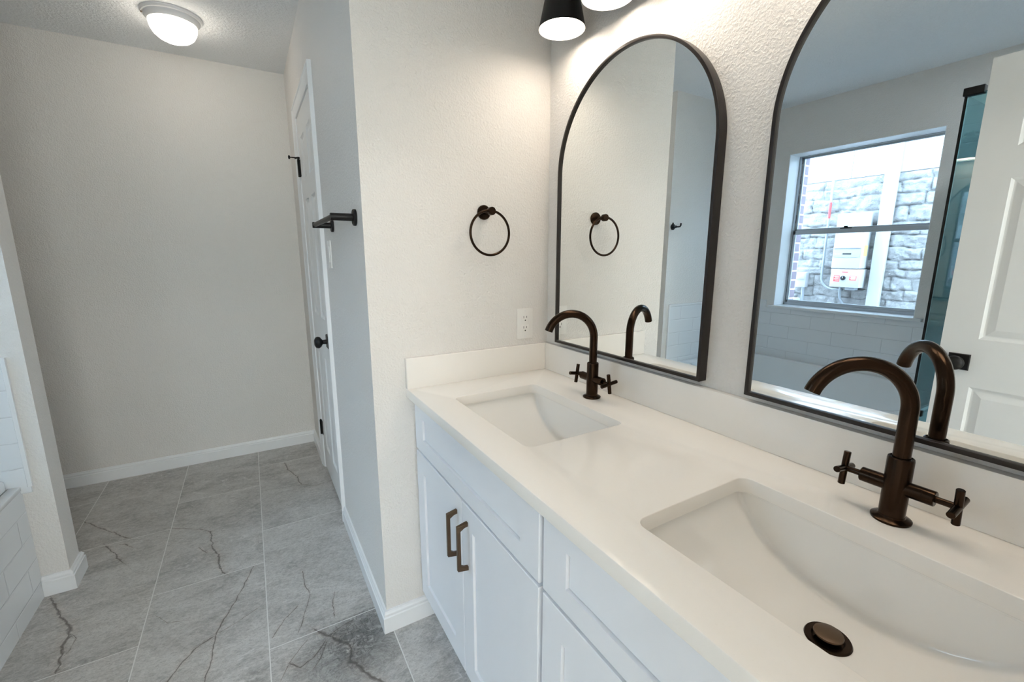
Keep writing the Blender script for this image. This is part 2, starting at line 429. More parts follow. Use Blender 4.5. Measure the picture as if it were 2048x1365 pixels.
# floor ------------------------------------------------------------------
def make_floor():
    fx = np.concatenate([np.linspace(-XW - .16, -2.06, 12), np.arange(-2.05, -.44, .003), np.linspace(-.43, .12, 10)])
    fy = np.concatenate([np.linspace(YN - .12, -.31, 12), np.arange(-.30, 1.94, .003), [2.05]])
    X, Y = np.meshgrid(fx, fy, indexing='ij')
    cracks = [  # points on the floor, half width in m
        ([(-.899, 1.641), (-.883, 1.498), (-.848, 1.407), (-.838, 1.289)], .0042), ([(-.838, 1.289), (-.773, 1.233), (-.72, 1.24)], .002),
        ([(-1.427, 1.145), (-1.314, 1.067), (-1.263, 1.016)], .0026), ([(-1.263, 1.016), (-1.246, .87), (-1.22, .795), (-1.212, .69), (-1.186, .635)], .0048),
        ([(-1.086, .623), (-1.121, .52), (-1.166, .394), (-1.194, .335), (-1.206, .285), (-1.215, .155), (-1.229, .099), (-1.24, 0)], .0023),
        ([(-1.206, .285), (-1.264, .258), (-1.296, .219), (-1.326, .156), (-1.35, .1)], .0028), ([(-1.195, .293), (-1.144, .315), (-1.077, .352)], .0012),
        ([(-1.769, .817), (-1.729, .728), (-1.692, .655), (-1.67, .617)], .0055), ([(-1.67, .617), (-1.659, .572), (-1.655, .498), (-1.641, .384)], .0065),
        ([(-1.66, .57), (-1.625, .52), (-1.63, .47), (-1.65, .42)], .0014),
        ([(-.896, .129), (-.852, .062), (-.81, .015), (-.807, -.03)], .007), ([(-.807, -.03), (-.819, -.064), (-.791, -.104), (-.771, -.146), (-.756, -.181), (-.74, -.25)], .0075),
        ([(-1.817, 1.44), (-1.739, 1.33), (-1.656, 1.228), (-1.593, 1.149)], .003),
        ([(-1.671, 1.13), (-1.629, 1.052), (-1.605, .993), (-1.581, .95)], .004), ([(-1.62, 1.108), (-1.599, 1.103), (-1.564, 1.059)], .0025),
        ([(-.907, .483), (-.906, .393), (-.895, .327), (-.935, .201), (-.952, .153)], .0016), ([(-.946, .285), (-.995, .236), (-1.034, .174)], .0016),
        ([(-.81, .288), (-.828, .22), (-.829, .168)], .0022), ([(-.991, .03), (-.961, -.004), (-.905, .028), (-.848, .091), (-.78, .109)], .0025),
        ([(-.93, -.03), (-.90, .0), (-.87, .06), (-.83, .09)], .0018), ([(-1.02, -.02), (-.98, .05), (-.93, .1)], .0012),
        ([(-1.40, .50), (-1.36, .44), (-1.30, .42)], .0008), ([(-1.30, .90), (-1.27, .84)], .0016),
    ]
    best = np.full(X.shape, 9.); wid = np.full(X.shape, .001); sgn = np.ones(X.shape)
    rat = np.full(X.shape, 1e9)
    for pts, w in cracks:
        for (x0, y0), (x1, y1) in zip(pts, pts[1:]):
            vx, vy = x1 - x0, y1 - y0; l2 = vx * vx + vy * vy
            tt = np.clip(((X - x0) * vx + (Y - y0) * vy) / l2, 0, 1)
            ex, ey = X - x0 - tt * vx, Y - y0 - tt * vy
            dd = np.hypot(ex, ey); s = np.sign(vx * ey - vy * ex)
            q = dd / w
            k = q < rat; rat[k] = q[k]; best[k] = dd[k] * np.where(s[k] == 0, 1, s[k]); wid[k] = w
    # the smoky patch: an oval on the tile beside the cabinet end
    u = ((X + .77) * .8 + (Y - .03) * .6) / .21; v = (-(X + .77) * .6 + (Y - .03) * .8) / .15
    patch = np.clip(1.25 - np.sqrt(u * u + v * v), 0, 1) * (Y < .134) * (X > -1.045) * (X < -.658)
    nx, ny = X.shape
    co = np.stack([X.ravel(), Y.ravel(), np.zeros(X.size)], 1)
    idx = np.arange(nx * ny).reshape(nx, ny)
    q = np.stack([idx[:-1, :-1], idx[1:, :-1], idx[1:, 1:], idx[:-1, 1:]], -1).reshape(-1, 4)
    me = bpy.data.meshes.new('floor')
    me.vertices.add(len(co)); me.vertices.foreach_set('co', co.ravel())
    me.loops.add(q.size); me.loops.foreach_set('vertex_index', q.ravel())
    me.polygons.add(len(q)); me.polygons.foreach_set('loop_start', np.arange(0, q.size, 4)); me.polygons.foreach_set('loop_total', np.full(len(q), 4))
    me.update(calc_edges=True); me.validate()
    at = me.attributes.new('crack', 'FLOAT_COLOR', 'POINT')
    c = np.stack([np.clip(best, -.3, .3).ravel() * 10, wid.ravel() * 100, patch.ravel(), np.ones(X.size)], 1).astype(np.float32)
    at.data.foreach_set('color', c.ravel())
    me.materials.append(FLOOR)
    o = bpy.data.objects.new('floor', me); col.objects.link(o)
    return struct(o)
make_floor()

# baseboards ---------------------------------------------------------------
BBP = [(0, 0), (.0150, 0), (.0150, .0600), (.0110, .0622), (.0110, .0660), (.0125, .0690), (.0120, .0730), (.0085, .0770), (.0070, .0824), (0, .0824)]
def baseboard(name, path, flip=1):
    bm = bmesh.new(); sweep(bm, path, [(u * flip, w) for u, w in BBP], lambda a, b, c: (a, b, c))
    return struct(finish(name, bm, TRIM, angle=25))
baseboard('baseboard_back', [(-XW, D), (-WC, D), (-WC, DY1 + .062)], -1)
baseboard('baseboard_closet', [(-WC, DY0 - .062), (-WC, 0), (-.30, 0)], -1)
baseboard('baseboard_partition', [(-XK + .001, YS), (-XS, YS), (-XS, YS + ST), (-XW, YS + ST)], -1)

# ------------------------------------------------------------------ doors
def six_panel(bm, w, h, t, panels):
    """leaf in local coords: u across 0..w, z 0..h, faces at c=0 and c=t"""
    us = sorted({0, w} | {p[0] for p in panels} | {p[1] for p in panels})
    zs = sorted({0, h} | {p[2] for p in panels} | {p[3] for p in panels})
    def P(u, z, c): return bm.verts.new((u, c, z))
    for side in (0, 1):
        base = t if side else 0; sg = -1 if side else 1
        for u0, u1 in zip(us, us[1:]):
            for z0, z1 in zip(zs, zs[1:]):
                if (u0, u1, z0, z1) not in panels:
                    bm.faces.new([P(u0, z0, base), P(u1, z0, base), P(u1, z1, base), P(u0, z1, base)]); continue
                prev = None
                for ins, dp in ((0, 0), (.004, .003), (.009, .0065), (.013, .0075), (.016, .0075), (.040, .0015), (.042, .0015)):
                    ring = [P(u0 + ins, z0 + ins, base + sg * dp), P(u1 - ins, z0 + ins, base + sg * dp), P(u1 - ins, z1 - ins, base + sg * dp), P(u0 + ins, z1 - ins, base + sg * dp)]
                    if prev:
                        for k in range(4):
                            j = (k + 1) % 4; bm.faces.new((prev[k], prev[j], ring[j], ring[k]))
                    prev = ring
                bm.faces.new(prev)
    for a, b in (((0, 0), (w, 0)), ((w, 0), (w, h)), ((w, h), (0, h)), ((0, h), (0, 0))):
        bm.faces.new([P(a[0], a[1], 0), P(b[0], b[1], 0), P(b[0], b[1], t), P(a[0], a[1], t)])
    bmesh.ops.remove_doubles(bm, verts=bm.verts, dist=1e-5)
def panel_list(w, st, mid, zr):
    m0, m1 = w / 2 - mid / 2, w / 2 + mid / 2
    return [(a, b, c, d) for (a, b) in ((st, m0), (m1, w - st)) for (c, d) in zr]
def knob(parent, side, at, square, mtl):
    """round knob on a backplate; side = outward unit vector"""
    bm = bmesh.new(); s = Vector(side); p = Vector(at)
    if square:
        a, b, _ = frame_axes(s); up = Vector((0, 0, 1)); rt = up.cross(s)
        q = [p + rt * i * .033 + up * j * .033 for i, j in ((-1, -1), (1, -1), (1, 1), (-1, 1))]
        q2 = [p + rt * i * .031 + up * j * .031 + s * .008 for i, j in ((-1, -1), (1, -1), (1, 1), (-1, 1))]
        v = [bm.verts.new(x) for x in q]; v2 = [bm.verts.new(x) for x in q2]
        bm.faces.new(v[::-1]); bm.faces.new(v2)
        for k in range(4): bm.faces.new((v[k], v[(k + 1) % 4], v2[(k + 1) % 4], v2[k]))
    else: lathe(bm, [(0, 0), (.033, 0), (.033, .004), (.028, .008), (0, .008)], p, s)
    ro = finish('rosette', bm, mtl, parent)
    bm = bmesh.new()
    lathe(bm, [(0, .008), (.012, .008), (.011, .018), (.0105, .026), (.016, .031), (.024, .036), (.0285, .044), (.0285, .051), (.024, .059), (.014, .064), (0, .065)], p, s)
    return finish('door_knob', bm, mtl, parent), ro

# closet door (in the wall on the left of the vanity)
lw = DY1 - DY0 - .008
bm = bmesh.new()
six_panel(bm, lw, 2.035, .035, panel_list(lw, .112, .10, [(.16, .765), (.985, 1.60), (1.70, 1.92)]))
for v in bm.verts: v.co = Vector((-WC - .001 + v.co.y, DY0 + .004 + v.co.x, .018 + v.co.z))
door1 = struct(finish('door_1', bm, DOORW, smooth=False), 'white six-panel closet door with a black knob, left of the vanity', 'door')
knob(door1, (-1, 0, 0), (-WC - .001, DY0 + .062, .905), True, BLACK)
def hinge(parent, x, y, z, side):
    bm = bmesh.new()
    cyl(bm, (x, y, z - .045), (x, y, z + .045), .0065, 16)
    box(bm, (x + .004, y - .024, z - .044), (x + .0072, y, z + .044))
    lathe(bm, [(0, 0), (.005, 0), (.006, .003), (.003, .007), (0, .007)], (x, y, z + .045), (0, 0, 1), 16)
    return finish('hinge', bm, BLACK, parent)
h1 = hinge(door1, -WC - .0085, DY1 + .001, 1.80, -1)
hinge(door1, -WC - .0085, DY1 + .001, .27, -1)
bm = bmesh.new()
cyl(bm, (-WC - .0085, DY1, 1.852), (-WC - .0085, DY1, 1.860), .010, 20)
tube(bm, [(-WC - .012, DY1 - .003, 1.856), (-WC - .05, DY1 - .012, 1.853)], .003, 12)
tube(bm, [(-WC - .012, DY1 + .004, 1.856), (-WC - .022, DY1 + .028, 1.856)], .003, 12)
lathe(bm, [(0, 0), (.009, .001), (.010, .008), (0, .011)], (-WC - .05, DY1 - .012, 1.853), (-1, -.15, -.05), 20)
finish('hinge_stop', bm, BLACK, h1)
# casing
CAS = [(0, 0), (.060, 0), (.060, .017), (.052, .018), (.046, .014), (.020, .012), (.012, .009), (.002, .007), (0, .005)]
def casing(name, path, prof, mp, label):
    bm = bmesh.new(); sweep(bm, path, prof, mp)
    return struct(finish(name, bm, TRIM, angle=20))
casing('trim_1', [(DY0 - .004, 0), (DY0 - .004, DZ + .004), (DY1 + .004, DZ + .004), (DY1 + .004, 0)], CAS, lambda a, b, c: (-WC - c, a, b), '')
# jamb lining and door stop
struct(finish('trim_2', boxes(((-WC + .0005, DY0 - .0005, 0), (-WC + .119, DY0 + .003, DZ)), ((-WC + .0005, DY1 - .003, 0), (-WC + .119, DY1 + .0005, DZ)), ((-WC + .0005, DY0, DZ - .003), (-WC + .119, DY1, DZ + .0005)),
    ((-WC + .036, DY0, 0), (-WC + .07, DY0 + .015, DZ)), ((-WC + .036, DY1 - .015, 0), (-WC + .07, DY1, DZ)), ((-WC + .036, DY0, DZ - .015), (-WC + .07, DY1, DZ))), TRIM, smooth=False))

# entry door, swung open behind the camera and seen in the right mirror
bm = bmesh.new(); ew = .762
six_panel(bm, ew, 2.03, .035, panel_list(ew, .108, .105, [(.235, .790), (.985, 1.592), (1.704, 1.90)]))
for v in bm.verts: v.co = Vector((-1.518 - v.co.y, -.7526 - v.co.x, .010 + v.co.z))
door2 = struct(finish('door_2', bm, DOORW, smooth=False), 'white six-panel entry door swung open with a square black knob plate, seen in the right mirror', 'door')
knob(door2, (1, 0, 0), (-1.518, -.8164, .897), True, BLACK)
knob(door2, (-1, 0, 0), (-1.553, -.8164, .897), True, BLACK)
for z in (.25, 1.02, 1.80): finish('hinge', cyl(bmesh.new(), (-1.514, -1.520, z - .045), (-1.514, -1.520, z + .045), .0065, 16), BLACK, door2)
casing('trim_3', [(EX0, 0), (EX0, 2.06), (EX1, 2.06), (EX1, 0)], CAS, lambda a, b, c: (a, YN + c, b), '')

# ------------------------------------------------------------------ vanity cabinets
def shaker(name, y0, y1, z0, z1, st, parent, rail=None):
    """slab front at x -.555..-.536 with a recessed flat panel"""
    rail = rail or (st, st)
    bm = bmesh.new(); xf, xb, xr = -.5555, -.5365, -.5490
    a, b = min(y0, y1), max(y0, y1)
    def ring(i0, x, zi=None):
        return [bm.verts.new((x, yy, zz)) for yy, zz in ((a + i0, z0 + i0), (b - i0, z0 + i0), (b - i0, z1 - i0), (a + i0, z1 - i0))]
    def ring2(x, e):
        return [bm.verts.new((x, yy, zz)) for yy, zz in ((a + st + e, z0 + rail[0] + e), (b - st - e, z0 + rail[0] + e), (b - st - e, z1 - rail[1] - e), (a + st + e, z1 - rail[1] - e))]
    rs = [ring(0, xb), ring(0, xf + .0015), ring(.0015, xf), ring2(xf, 0), ring2(xr + .0045, .0003), ring2(xr + .0045, .0021), ring2(xr, .0023)]
    for p, q in zip(rs, rs[1:]):
        for k in range(4): bm.faces.new((p[k], p[(k + 1) % 4], q[(k + 1) % 4], q[k]))
    bm.faces.new(rs[-1]); bm.faces.new(rs[0][::-1])
    return finish(name, bm, CAB, parent, smooth=False)
def pull(parent, y, z0, z1):
    xo, xd = -.5860, -.5560
    out = [(xd, z0 - .002), (xd - .006, z0 - .001), (xo, z0 + .004), (xo, z1 - .004), (xd - .006, z1 + .001), (xd, z1 + .002),
           (xd, z1 - .009), (xd - .010, z1 - .011), (xo + .009, z1 - .018), (xo + .009, z0 + .018), (xd - .010, z0 + .011), (xd, z0 + .009)]
    return slab('handle', [out], y - .0052, y + .0052, .0012, PULL, parent, mp=lambda a, b, c: (a, c, b))
def cabinet(y0, y1, label, first):
    t = thing('vanity_cabinet', label, 'cabinet', (-.27, (y0 + y1) / 2, 0), 'white shaker vanity cabinets under the countertop')
    bx = boxes(((-.535, y0, .12), (-.001, y0 - .016, .853)), ((-.535, y1 + .016, .12), (-.001, y1, .853)),
               ((-.515, y0 - .016, .12), (-.001, y1 + .016, .136)), ((-.012, y0 - .016, .136), (-.001, y1 + .016, .853)),
               ((-.475, y0 - .016, .0), (-.459, y1 + .016, .12)), ((-.475, y0, 0), (-.001, y0 - .016, .12)), ((-.475, y1 + .016, 0), (-.001, y1, .12)))
    # face frame
    for a, b in (((y0 - .016, y0 - .05), (.12, .853)), ((y1 + .05, y1 + .016), (.12, .853))): box(bx, (-.535, a[0], b[0]), (-.516, a[1], b[1]))
    ys, ye = y0 - .05, y1 + .05
    for z0, z1 in ((.136, .16), (.665, .705), (.835, .853)): box(bx, (-.535, ys, z0), (-.516, ye, z1))
    body = finish('body', bx, CAB, t, smooth=False)
    body.matrix_parent_inverse = Matrix.Translation(-Vector(t.location))
    ya, yb = (y0 - .042, y1 + .007) if first else (y0 - .006, y1 + .042)
    ym = (ya + yb) / 2
    kids = [shaker('false_drawer', ya, yb, .690, .846, .070, t, (.048, .036))]
    d1 = shaker('door', ya, ym + .002, .140, .681, .062, t); d2 = shaker('door', ym - .002, yb, .140, .681, .062, t)
    kids += [d1, d2]
    for k in kids: k.matrix_parent_inverse = Matrix.Translation(-Vector(t.location))
    pull(d1, ym + .033, .500, .636); pull(d2, ym - .035, .500, .636)
    return t
cabinet(0, -.779, 'white shaker vanity cabinet against the end wall, with two doors and bronze pulls', True)
cabinet(-.780, -1.538, 'white shaker vanity cabinet nearest the camera, under the right sink', False)

# countertop with sink cut-outs, backsplash and side splash
S1 = (-.4718, -.1716, -.6005, -.1740); S2 = (-.4718, -.1716, -1.3550, -.9290)
ct = thing('countertop', 'white quartz double-sink countertop with backsplash on the vanity', 'countertop', (-.285, -.77, .855))
def kid(o, t):
    o.parent = t; o.matrix_parent_inverse = Matrix.Translation(-Vector(t.location)); return o
kid(slab('slab', [[(-.5696, YN), (-.0005, YN), (-.0005, -.0005), (-.5696, -.0005)], rrect(*S1, .022), rrect(*S2, .022)], .8553, H, .0015, QUARTZ), ct)
kid(finish('backsplash', boxes(((-.0205, YN, H), (-.0001, -.0001, .9885)), bev=.0012), QUARTZ), ct)
kid(finish('side_splash', boxes(((-.5696, -.0205, H), (-.0206, -.0001, .9885)), bev=.0012), QUARTZ), ct)

# sinks -------------------------------------------------------------------
def sink(S, label):
    x0, x1, y0, y1 = S; x0 -= .009; x1 += .009; y0 -= .009; y1 += .009
    cx, cy = (x0 + x1) / 2, (y0 + y1) / 2; hw, hl = (x1 - x0) / 2, (y1 - y0) / 2
    t = thing('sink', label, 'sink', (cx, cy, .72), 'undermount sinks in the countertop')
    zr = .8550; DP = .118
    bm = bmesh.new(); rows = []; NU = 64
    def section(u, thick=0):
        f = max(0, 1 - abs(u) ** 2.35) ** .72
        dep = .004 + DP * f + thick
        pts = []; dr = .010 * f         # slight draft
        r = min(.015, dep * .8)
        xa, xb = cx - hw - thick, cx + hw + thick
        n = 7
        # back wall (mirror side) down
        pts.append((xb, zr)); 
        for k in range(1, 5): pts.append((xb - dr * k / 4, zr - (dep - r) * k / 4))
        for k in range(1, n + 1):
            a = R(90 * k / n); pts.append((xb - dr - r + r * math.cos(a), zr - dep + r - r * math.sin(a)))
        m = 14; xl = xb - dr - r; xf = xa + dr * 1.5 + r * 1.3
        for k in range(1, m):
            q = k / m; xx = xl + (xf - xl) * q; pts.append((xx, zr - dep + .010 * f * q ** 1.5))
        up = .010 * f
        for k in range(0, n + 1):
            a = R(90 * k / n); pts.append((xf - r * 1.3 * math.sin(a), zr - dep + up + r - r * math.cos(a)))
        top = pts[-1][1]; xe = pts[-1][0]
        for k in range(1, 5): pts.append((xe + (xa - xe) * k / 4, top + (zr - top) * k / 4))
        return pts
    for i in range(NU + 1):
        s = -math.cos(PI * i / NU)
        rows.append([bm.verts.new((px, cy + s * hl, pz)) for px, pz in section(s)])
    for a, b in zip(rows, rows[1:]):
        for k in range(len(a) - 1): bm.faces.new((a[k], a[k + 1], b[k + 1], b[k]))
    # flange under the counter and outer shell
    outer = []
    for i in range(NU + 1):
        s = -math.cos(PI * i / NU)
        outer.append([bm.verts.new((px, cy + s * (hl + .006), pz)) for px, pz in section(s, .006)])
    for a, b in zip(outer, outer[1:]):
        for k in range(len(a) - 1): bm.faces.new((b[k], b[k + 1], a[k + 1], a[k]))
    for i in range(NU):
        for e in (0, -1): bm.faces.new((rows[i][e], rows[i + 1][e], outer[i + 1][e], outer[i][e]))
    for e in (0, NU):
        for k in range(len(rows[0]) - 1): bm.faces.new((rows[e][k], rows[e][k + 1], outer[e][k + 1], outer[e][k]))
    basin = kid(finish('basin', bm, PORC, angle=50), t)
    fl = bmesh.new()
    kid(slab('flange', [rrect(x0 - .018, x1 + .018, y0 - .018, y1 + .018, .02), rrect(x0 + .001, x1 - .001, y0 + .001, y1 - .001, .02)], .8485, .8550, .0005, PORC), t); fl.free()
    # drain
    dx, dy, dz = -.268, cy - .0, zr - .004 - DP + .0035
    b = bmesh.new(); lathe(b, [(0, -.004), (.0305, -.004), (.0315, 0), (.030, .0025), (.022, .0025), (.0195, -.001), (0, -.001)], (dx, dy, dz), n=48)
    dr = kid(finish('drain', b, BRONZE), t)
    b = bmesh.new(); lathe(b, [(0, 0), (.006, 0), (.006, .006), (.0185, .0065), (.0200, .0085), (.0195, .0105), (.012, .0125), (0, .0130)], (dx, dy, dz), n=48)
    cp = finish('drain_stopper', b, PULL); cp.parent = dr
    return t
sink(S1, 'white undermount sink basin farther from the camera, beside the end wall')
sink(S2, 'white undermount sink basin nearest the camera with bronze pop-up drain')

# faucets -------------------------------------------------------------------
def faucet_parts(t, sw):
    def P(name, bm): o = finish(name, bm, BRONZE, t); return o
    b = bmesh.new(); lathe(b, [(0, 0), (.0270, 0), (.0275, .0012), (.0275, .0035), (.0262, .0045), (.0190, .0075), (.0182, .010), (0, .010)], n=48); P('base', b)
    b = bmesh.new(); lathe(b, [(.0, .008), (.0178, .008), (.0178, .108), (.0170, .110), (.0150, .111), (.0145, .109), (0, .109)], n=48); P('body', b)
    r, z0, end = .0732, .190, 162
    s = R(sw); pts = [(0, 0, .108), (0, 0, .13), (0, 0, .16)]
    for k in range(0, 41):
        a = R(end * k / 40); q = r - r * math.cos(a); pts.append((-q * math.cos(s), q * math.sin(s), z0 + r * math.sin(a)))
    b = bmesh.new(); tube(b, pts, .0120, 32); sp = P('spout', b)
    for sg in (1, -1):
        b = bmesh.new()
        lathe(b, [(.0, .012), (.0122, .012), (.0122, .0335), (.0119, .0338), (.0119, .0345), (.0122, .0348), (.0122, .0480), (.0112, .0490), (0, .0490)], (0, 0, .060), (0, sg, 0), 32)
        h = P('valve', b)
        b = bmesh.new()
        cyl(b, (0, sg * .047, .060), (0, sg * .078, .060), .0052, 20)
        a = R(8 * sg)
        for dx, dz in ((math.sin(a), math.cos(a)), (math.cos(a), -math.sin(a))):
            cyl(b, (-dx * .030, sg * .0745, .060 - dz * .030), (dx * .030, sg * .0745, .060 + dz * .030), .0055, 20)
        ho = finish('cross_handle', b, BRONZE); ho.parent = h
for y, sw, lb in ((-.3866, 19.4, 'oil-rubbed bronze gooseneck faucet with cross handles behind the farther sink'),
                  (-1.1417, 41.9, 'oil-rubbed bronze gooseneck faucet with cross handles behind the nearer sink')):
    t = thing('faucet', lb, 'faucet', (-.0985, y, H), 'bronze faucets on the countertop')
    faucet_parts(t, sw)

# arched mirrors --------------------------------------------------------------
def arch(y0, y1, z0, zt, ins):
    y0 += ins; y1 -= ins; z0 += ins; zt -= ins; r = (y1 - y0) / 2; cy = (y0 + y1) / 2; cz = zt - r
    o = [(y0, z0), (y1, z0)]
    for k in range(0, 65):
        a = PI * k / 64; o.append((cy + r * math.cos(a), cz + r * math.sin(a)))
    return o
def mirror(y0, y1, label):
    t = thing('arched_mirror', label, 'mirror', (-.015, (y0 + y1) / 2, 1.0), 'black framed arched mirrors above the vanity')
    z0, zt = 1.0045, 1.893
    kid(slab('frame', [arch(y0, y1, z0, zt, 0), arch(y0, y1, z0, zt, .0085)], .0006, .0300, .0008, FRAME, mp=lambda a, b, c: (-c, a, b)), t)
    lp = arch(y0, y1, z0, zt, .0087)
    bm = bmesh.new()
    f = bm.faces.new([bm.verts.new((-.0233, a, b)) for a, b in lp])
    ex = bmesh.ops.extrude_face_region(bm, geom=[f]); 
    for v in ex['geom']:
        if isinstance(v, bmesh.types.BMVert): v.co.x = -.018
    kid(finish('mirror_glass', bm, MIRR, smooth=False), t)
mirror(-.7091, -.0925, 'black-framed arched mirror farther from the camera, next to the end wall')
mirror(-1.446, -.8285, 'black-framed arched mirror nearest the camera, reflecting the window and open door')

# vanity lights ----------------------------------------------------------------
def vanity_light(yc, label):
    t = thing('vanity_light', label, 'wall light', (0, yc, 2.10), 'three-shade vanity lights above the mirrors')
    kid(finish('backplate', boxes(((-.025, yc - .13, 2.135), (-.0006, yc + .13, 2.205)), bev=.003), BLACK), t)
    kid(finish('bar', cyl(bmesh.new(), (-.05, yc - .25, 2.17), (-.05, yc + .25, 2.17), .009), BLACK), t)
    kid(finish('bracket', cyl(bmesh.new(), (-.02, yc, 2.17), (-.05, yc, 2.17), .010), BLACK), t)
    for k in (-1, 0, 1):
        y = yc + k * .200; X = -.100; zb = 1.9885
        b = bmesh.new()
        pr = [(.0690, zb), (.0702, zb), (.0400, zb + .140), (.024, zb + .150), (.022, zb + .175), (0, zb + .175)]
        lathe(b, pr, (X, y, 0), n=56)
        tube(b, [(-.05, y, 2.17), (-.08, y, 2.175), (X, y, 2.158)], .007, 14)
        sh = kid(finish('shade', b, BLACK, angle=40), t)
        b = bmesh.new(); lathe(b, [(.0690, zb), (.0645, zb + .020), (.0390, zb + .138), (0, zb + .138)], (X, y, 0), n=56)
        li = kid(finish('shade_lining', b, PLAST), t); li.parent = sh; li.matrix_parent_inverse = sh.matrix_parent_inverse.copy()
        li.matrix_parent_inverse = Matrix.Identity(4)
        b = bmesh.new(); lathe(b, [(0, zb + .004), (.050, zb + .0045), (.0664, zb + .008), (0, zb + .010)], (X, y, 0), n=56)
        df = finish('diffuser', b, BULB); df.parent = sh
vanity_light(-.396, 'black three-shade vanity light above the farther arched mirror, lit')
vanity_light(-1.137, 'black three-shade vanity light above the nearer arched mirror, lit')

# ceiling dome light --------------------------------------------------------------
cl = thing('ceiling_light', 'white round flush-mount ceiling light with frosted glass bowl, lit', 'ceiling light', (-1.179, 1.433, HC))
b = bmesh.new(); lathe(b, [(0, 0), (.121, 0), (.121, -.006), (.116, -.013), (.110, -.015), (.1085, -.022), (.100, -.030), (.0975, -.036), (.094, -.038), (0, -.036)], n=64); finish('ring', b, STEELW, cl)
b = bmesh.new(); lathe(b, [(.095, -.037), (.0955, -.045), (.091, -.066), (.080, -.086), (.063, -.101), (.042, -.111), (.020, -.116), (0, -.117)], n=64); finish('glass_bowl', b, DOME, cl)
b = bmesh.new(); lathe(b, [(0, 0), (.003, 0), (.0035, .006), (0, .007)], (-.108, -.030, -.022), (-1, -.3, 0), 14); finish('thumb_screw', b, PULL, cl)

# towel ring -----------------------------------------------------------------------
t = thing('towel_ring', 'round dark bronze towel ring on the end wall above the outlet', 'towel ring', (-.272, 0, 1.464))
b = bmesh.new(); lathe(b, [(0, .0005), (.0245, .0005), (.0245, .006), (.022, .0095), (.0085, .0105), (.007, .014), (.007, .050), (0, .050)], (0, 0, 0), (0, -1, 0), 40); finish('mount', b, BRONZE, t)
b = bmesh.new(); lathe(b, [(0, .046), (.0115, .046), (.0135, .049), (.0135, .064), (.0125, .066), (0, .066)], (0, 0, 0), (0, -1, 0), 32); finish('end_cap', b, BRONZE, t)
b = bmesh.new(); tube(b, [(-.004 + .0725 * math.sin(a), -.055, -.0705 + .0725 * math.cos(a)) for a in [2 * PI * k / 96 for k in range(96)]], .0042, 16, closed=True); finish('ring', b, BRONZE, t)

# outlet -------------------------------------------------------------------------
t = thing('wall_outlet', 'white duplex wall outlet above the side splash', 'outlet', (-.1047, 0, 1.0682))
finish('cover_plate', boxes(((-.035, -.0055, -.0572), (.035, -.0004, .0572)), bev=.0018), PLAST, t)
for sz in (.0195, -.0195):
    rc = finish('receptacle', boxes(((-.0165, -.0068, sz - .0145), (.0165, -.005, sz + .0145)), bev=.0008), PLAST, t)
    s_ = boxes(((-.0075, -.0071, sz + .001), (-.0057, -.0066, sz + .0095)), ((.0055, -.0071, sz + .002), (.0073, -.0066, sz + .0090)))
    cyl(s_, (0, -.0066, sz - .0068), (0, -.0071, sz - .0068), .0027, 14, .0001)
    finish('slot', s_, SLOT, rc)
for sz in (.0475, -.0475): finish('screw', cyl(bmesh.new(), (0, -.005, sz), (0, -.0062, sz), .0028, 14, .0003), STEELW, t)

# light switch on the closet wall ---------------------------------------------------
t = thing('light_switch', 'white paddle light switch on the closet wall by the door casing', 'light switch', (-WC, .640, 1.325))
finish('cover_plate', boxes(((-.0055, -.035, -.0572), (-.0004, .035, .0572)), bev=.0018), PLAST, t)
finish('rocker', boxes(((-.0085, -.0165, -.033), (-.005, .0165, .033)), bev=.001), PLAST, t)

# towel bar ------------------------------------------------------------------------
t = thing('towel_bar', 'black towel bar mounted on the closet wall at the outer corner', 'towel bar', (-WC, .30, 1.437))
for y in (-.207, .222):
    b = bmesh.new(); lathe(b, [(0, .0005), (.0255, .0005), (.0255, .007), (.0235, .009), (.0115, .010), (.0115, .074), (.0105, .0755), (0, .0755)], (0, y, 0), (-1, 0, 0), 36); finish('post', b, BLACK, t)
b = bmesh.new(); cyl(b, (-.066, -.207, .001), (-.066, .222, .001), .0085, 28); finish('bar', b, BLACK, t)

# robe hook on the partition wall ------------------------------------------------------
t = thing('robe_hook', 'small black double robe hook on the partition wall, seen in the farther mirror', 'hook', (-1.752, YS, 1.528))
b = bmesh.new(); lathe(b, [(0, .0005), (.022, .0005), (.022, .006), (.019, .009), (.009, .010), (.009, .032), (0, .034)], (0, 0, 0), (0, -1, 0), 32); finish('mount', b, BLACK, t)
for s in (1, -1):
    b = bmesh.new(); tube(b, [(0, -.026, 0), (s * .02, -.032, .0), (s * .036, -.036, .002), (s * .042, -.038, .012), (s * .042, -.038, .026)], .0055, 14)
    finish('prong', b, BLACK, t)

# ------------------------------------------------------------------ tub side
YSH = -.612
# tile on the walls around the tub
struct(finish('wall_tile_window', boxes(((-XW + .0005, YSH + .02, .50), (-XW + .0095, YS - .0105, .905)),
    ((-XW + .0005, YSH + .02, .905), (-XW + .0095, WY0 - .055, .966)), ((-XW + .0005, WY1 + .055, .905), (-XW + .0095, YS - .0105, .966)), bev=0), SUBWAY_X, smooth=False))
struct(finish('wall_tile_partition', boxes(((-XW + .0005, YS - .010, .44), (-1.768, YS - .0005, .960))), SUBWAY_Y, smooth=False))
TRG = plain('tile_edge_trim', (.86, .87, .88), .15)
b = bmesh.new(); sweep(b, [(-XW + .01, .961), (-1.763, .961), (-1.763, .464)], [(0, .0004), (0, .012), (-.012, .012), (-.014, .009), (-.014, .0004)], lambda a, b_, c: (a, YS - c, b_))
struct(finish('trim_4', b, TRG))
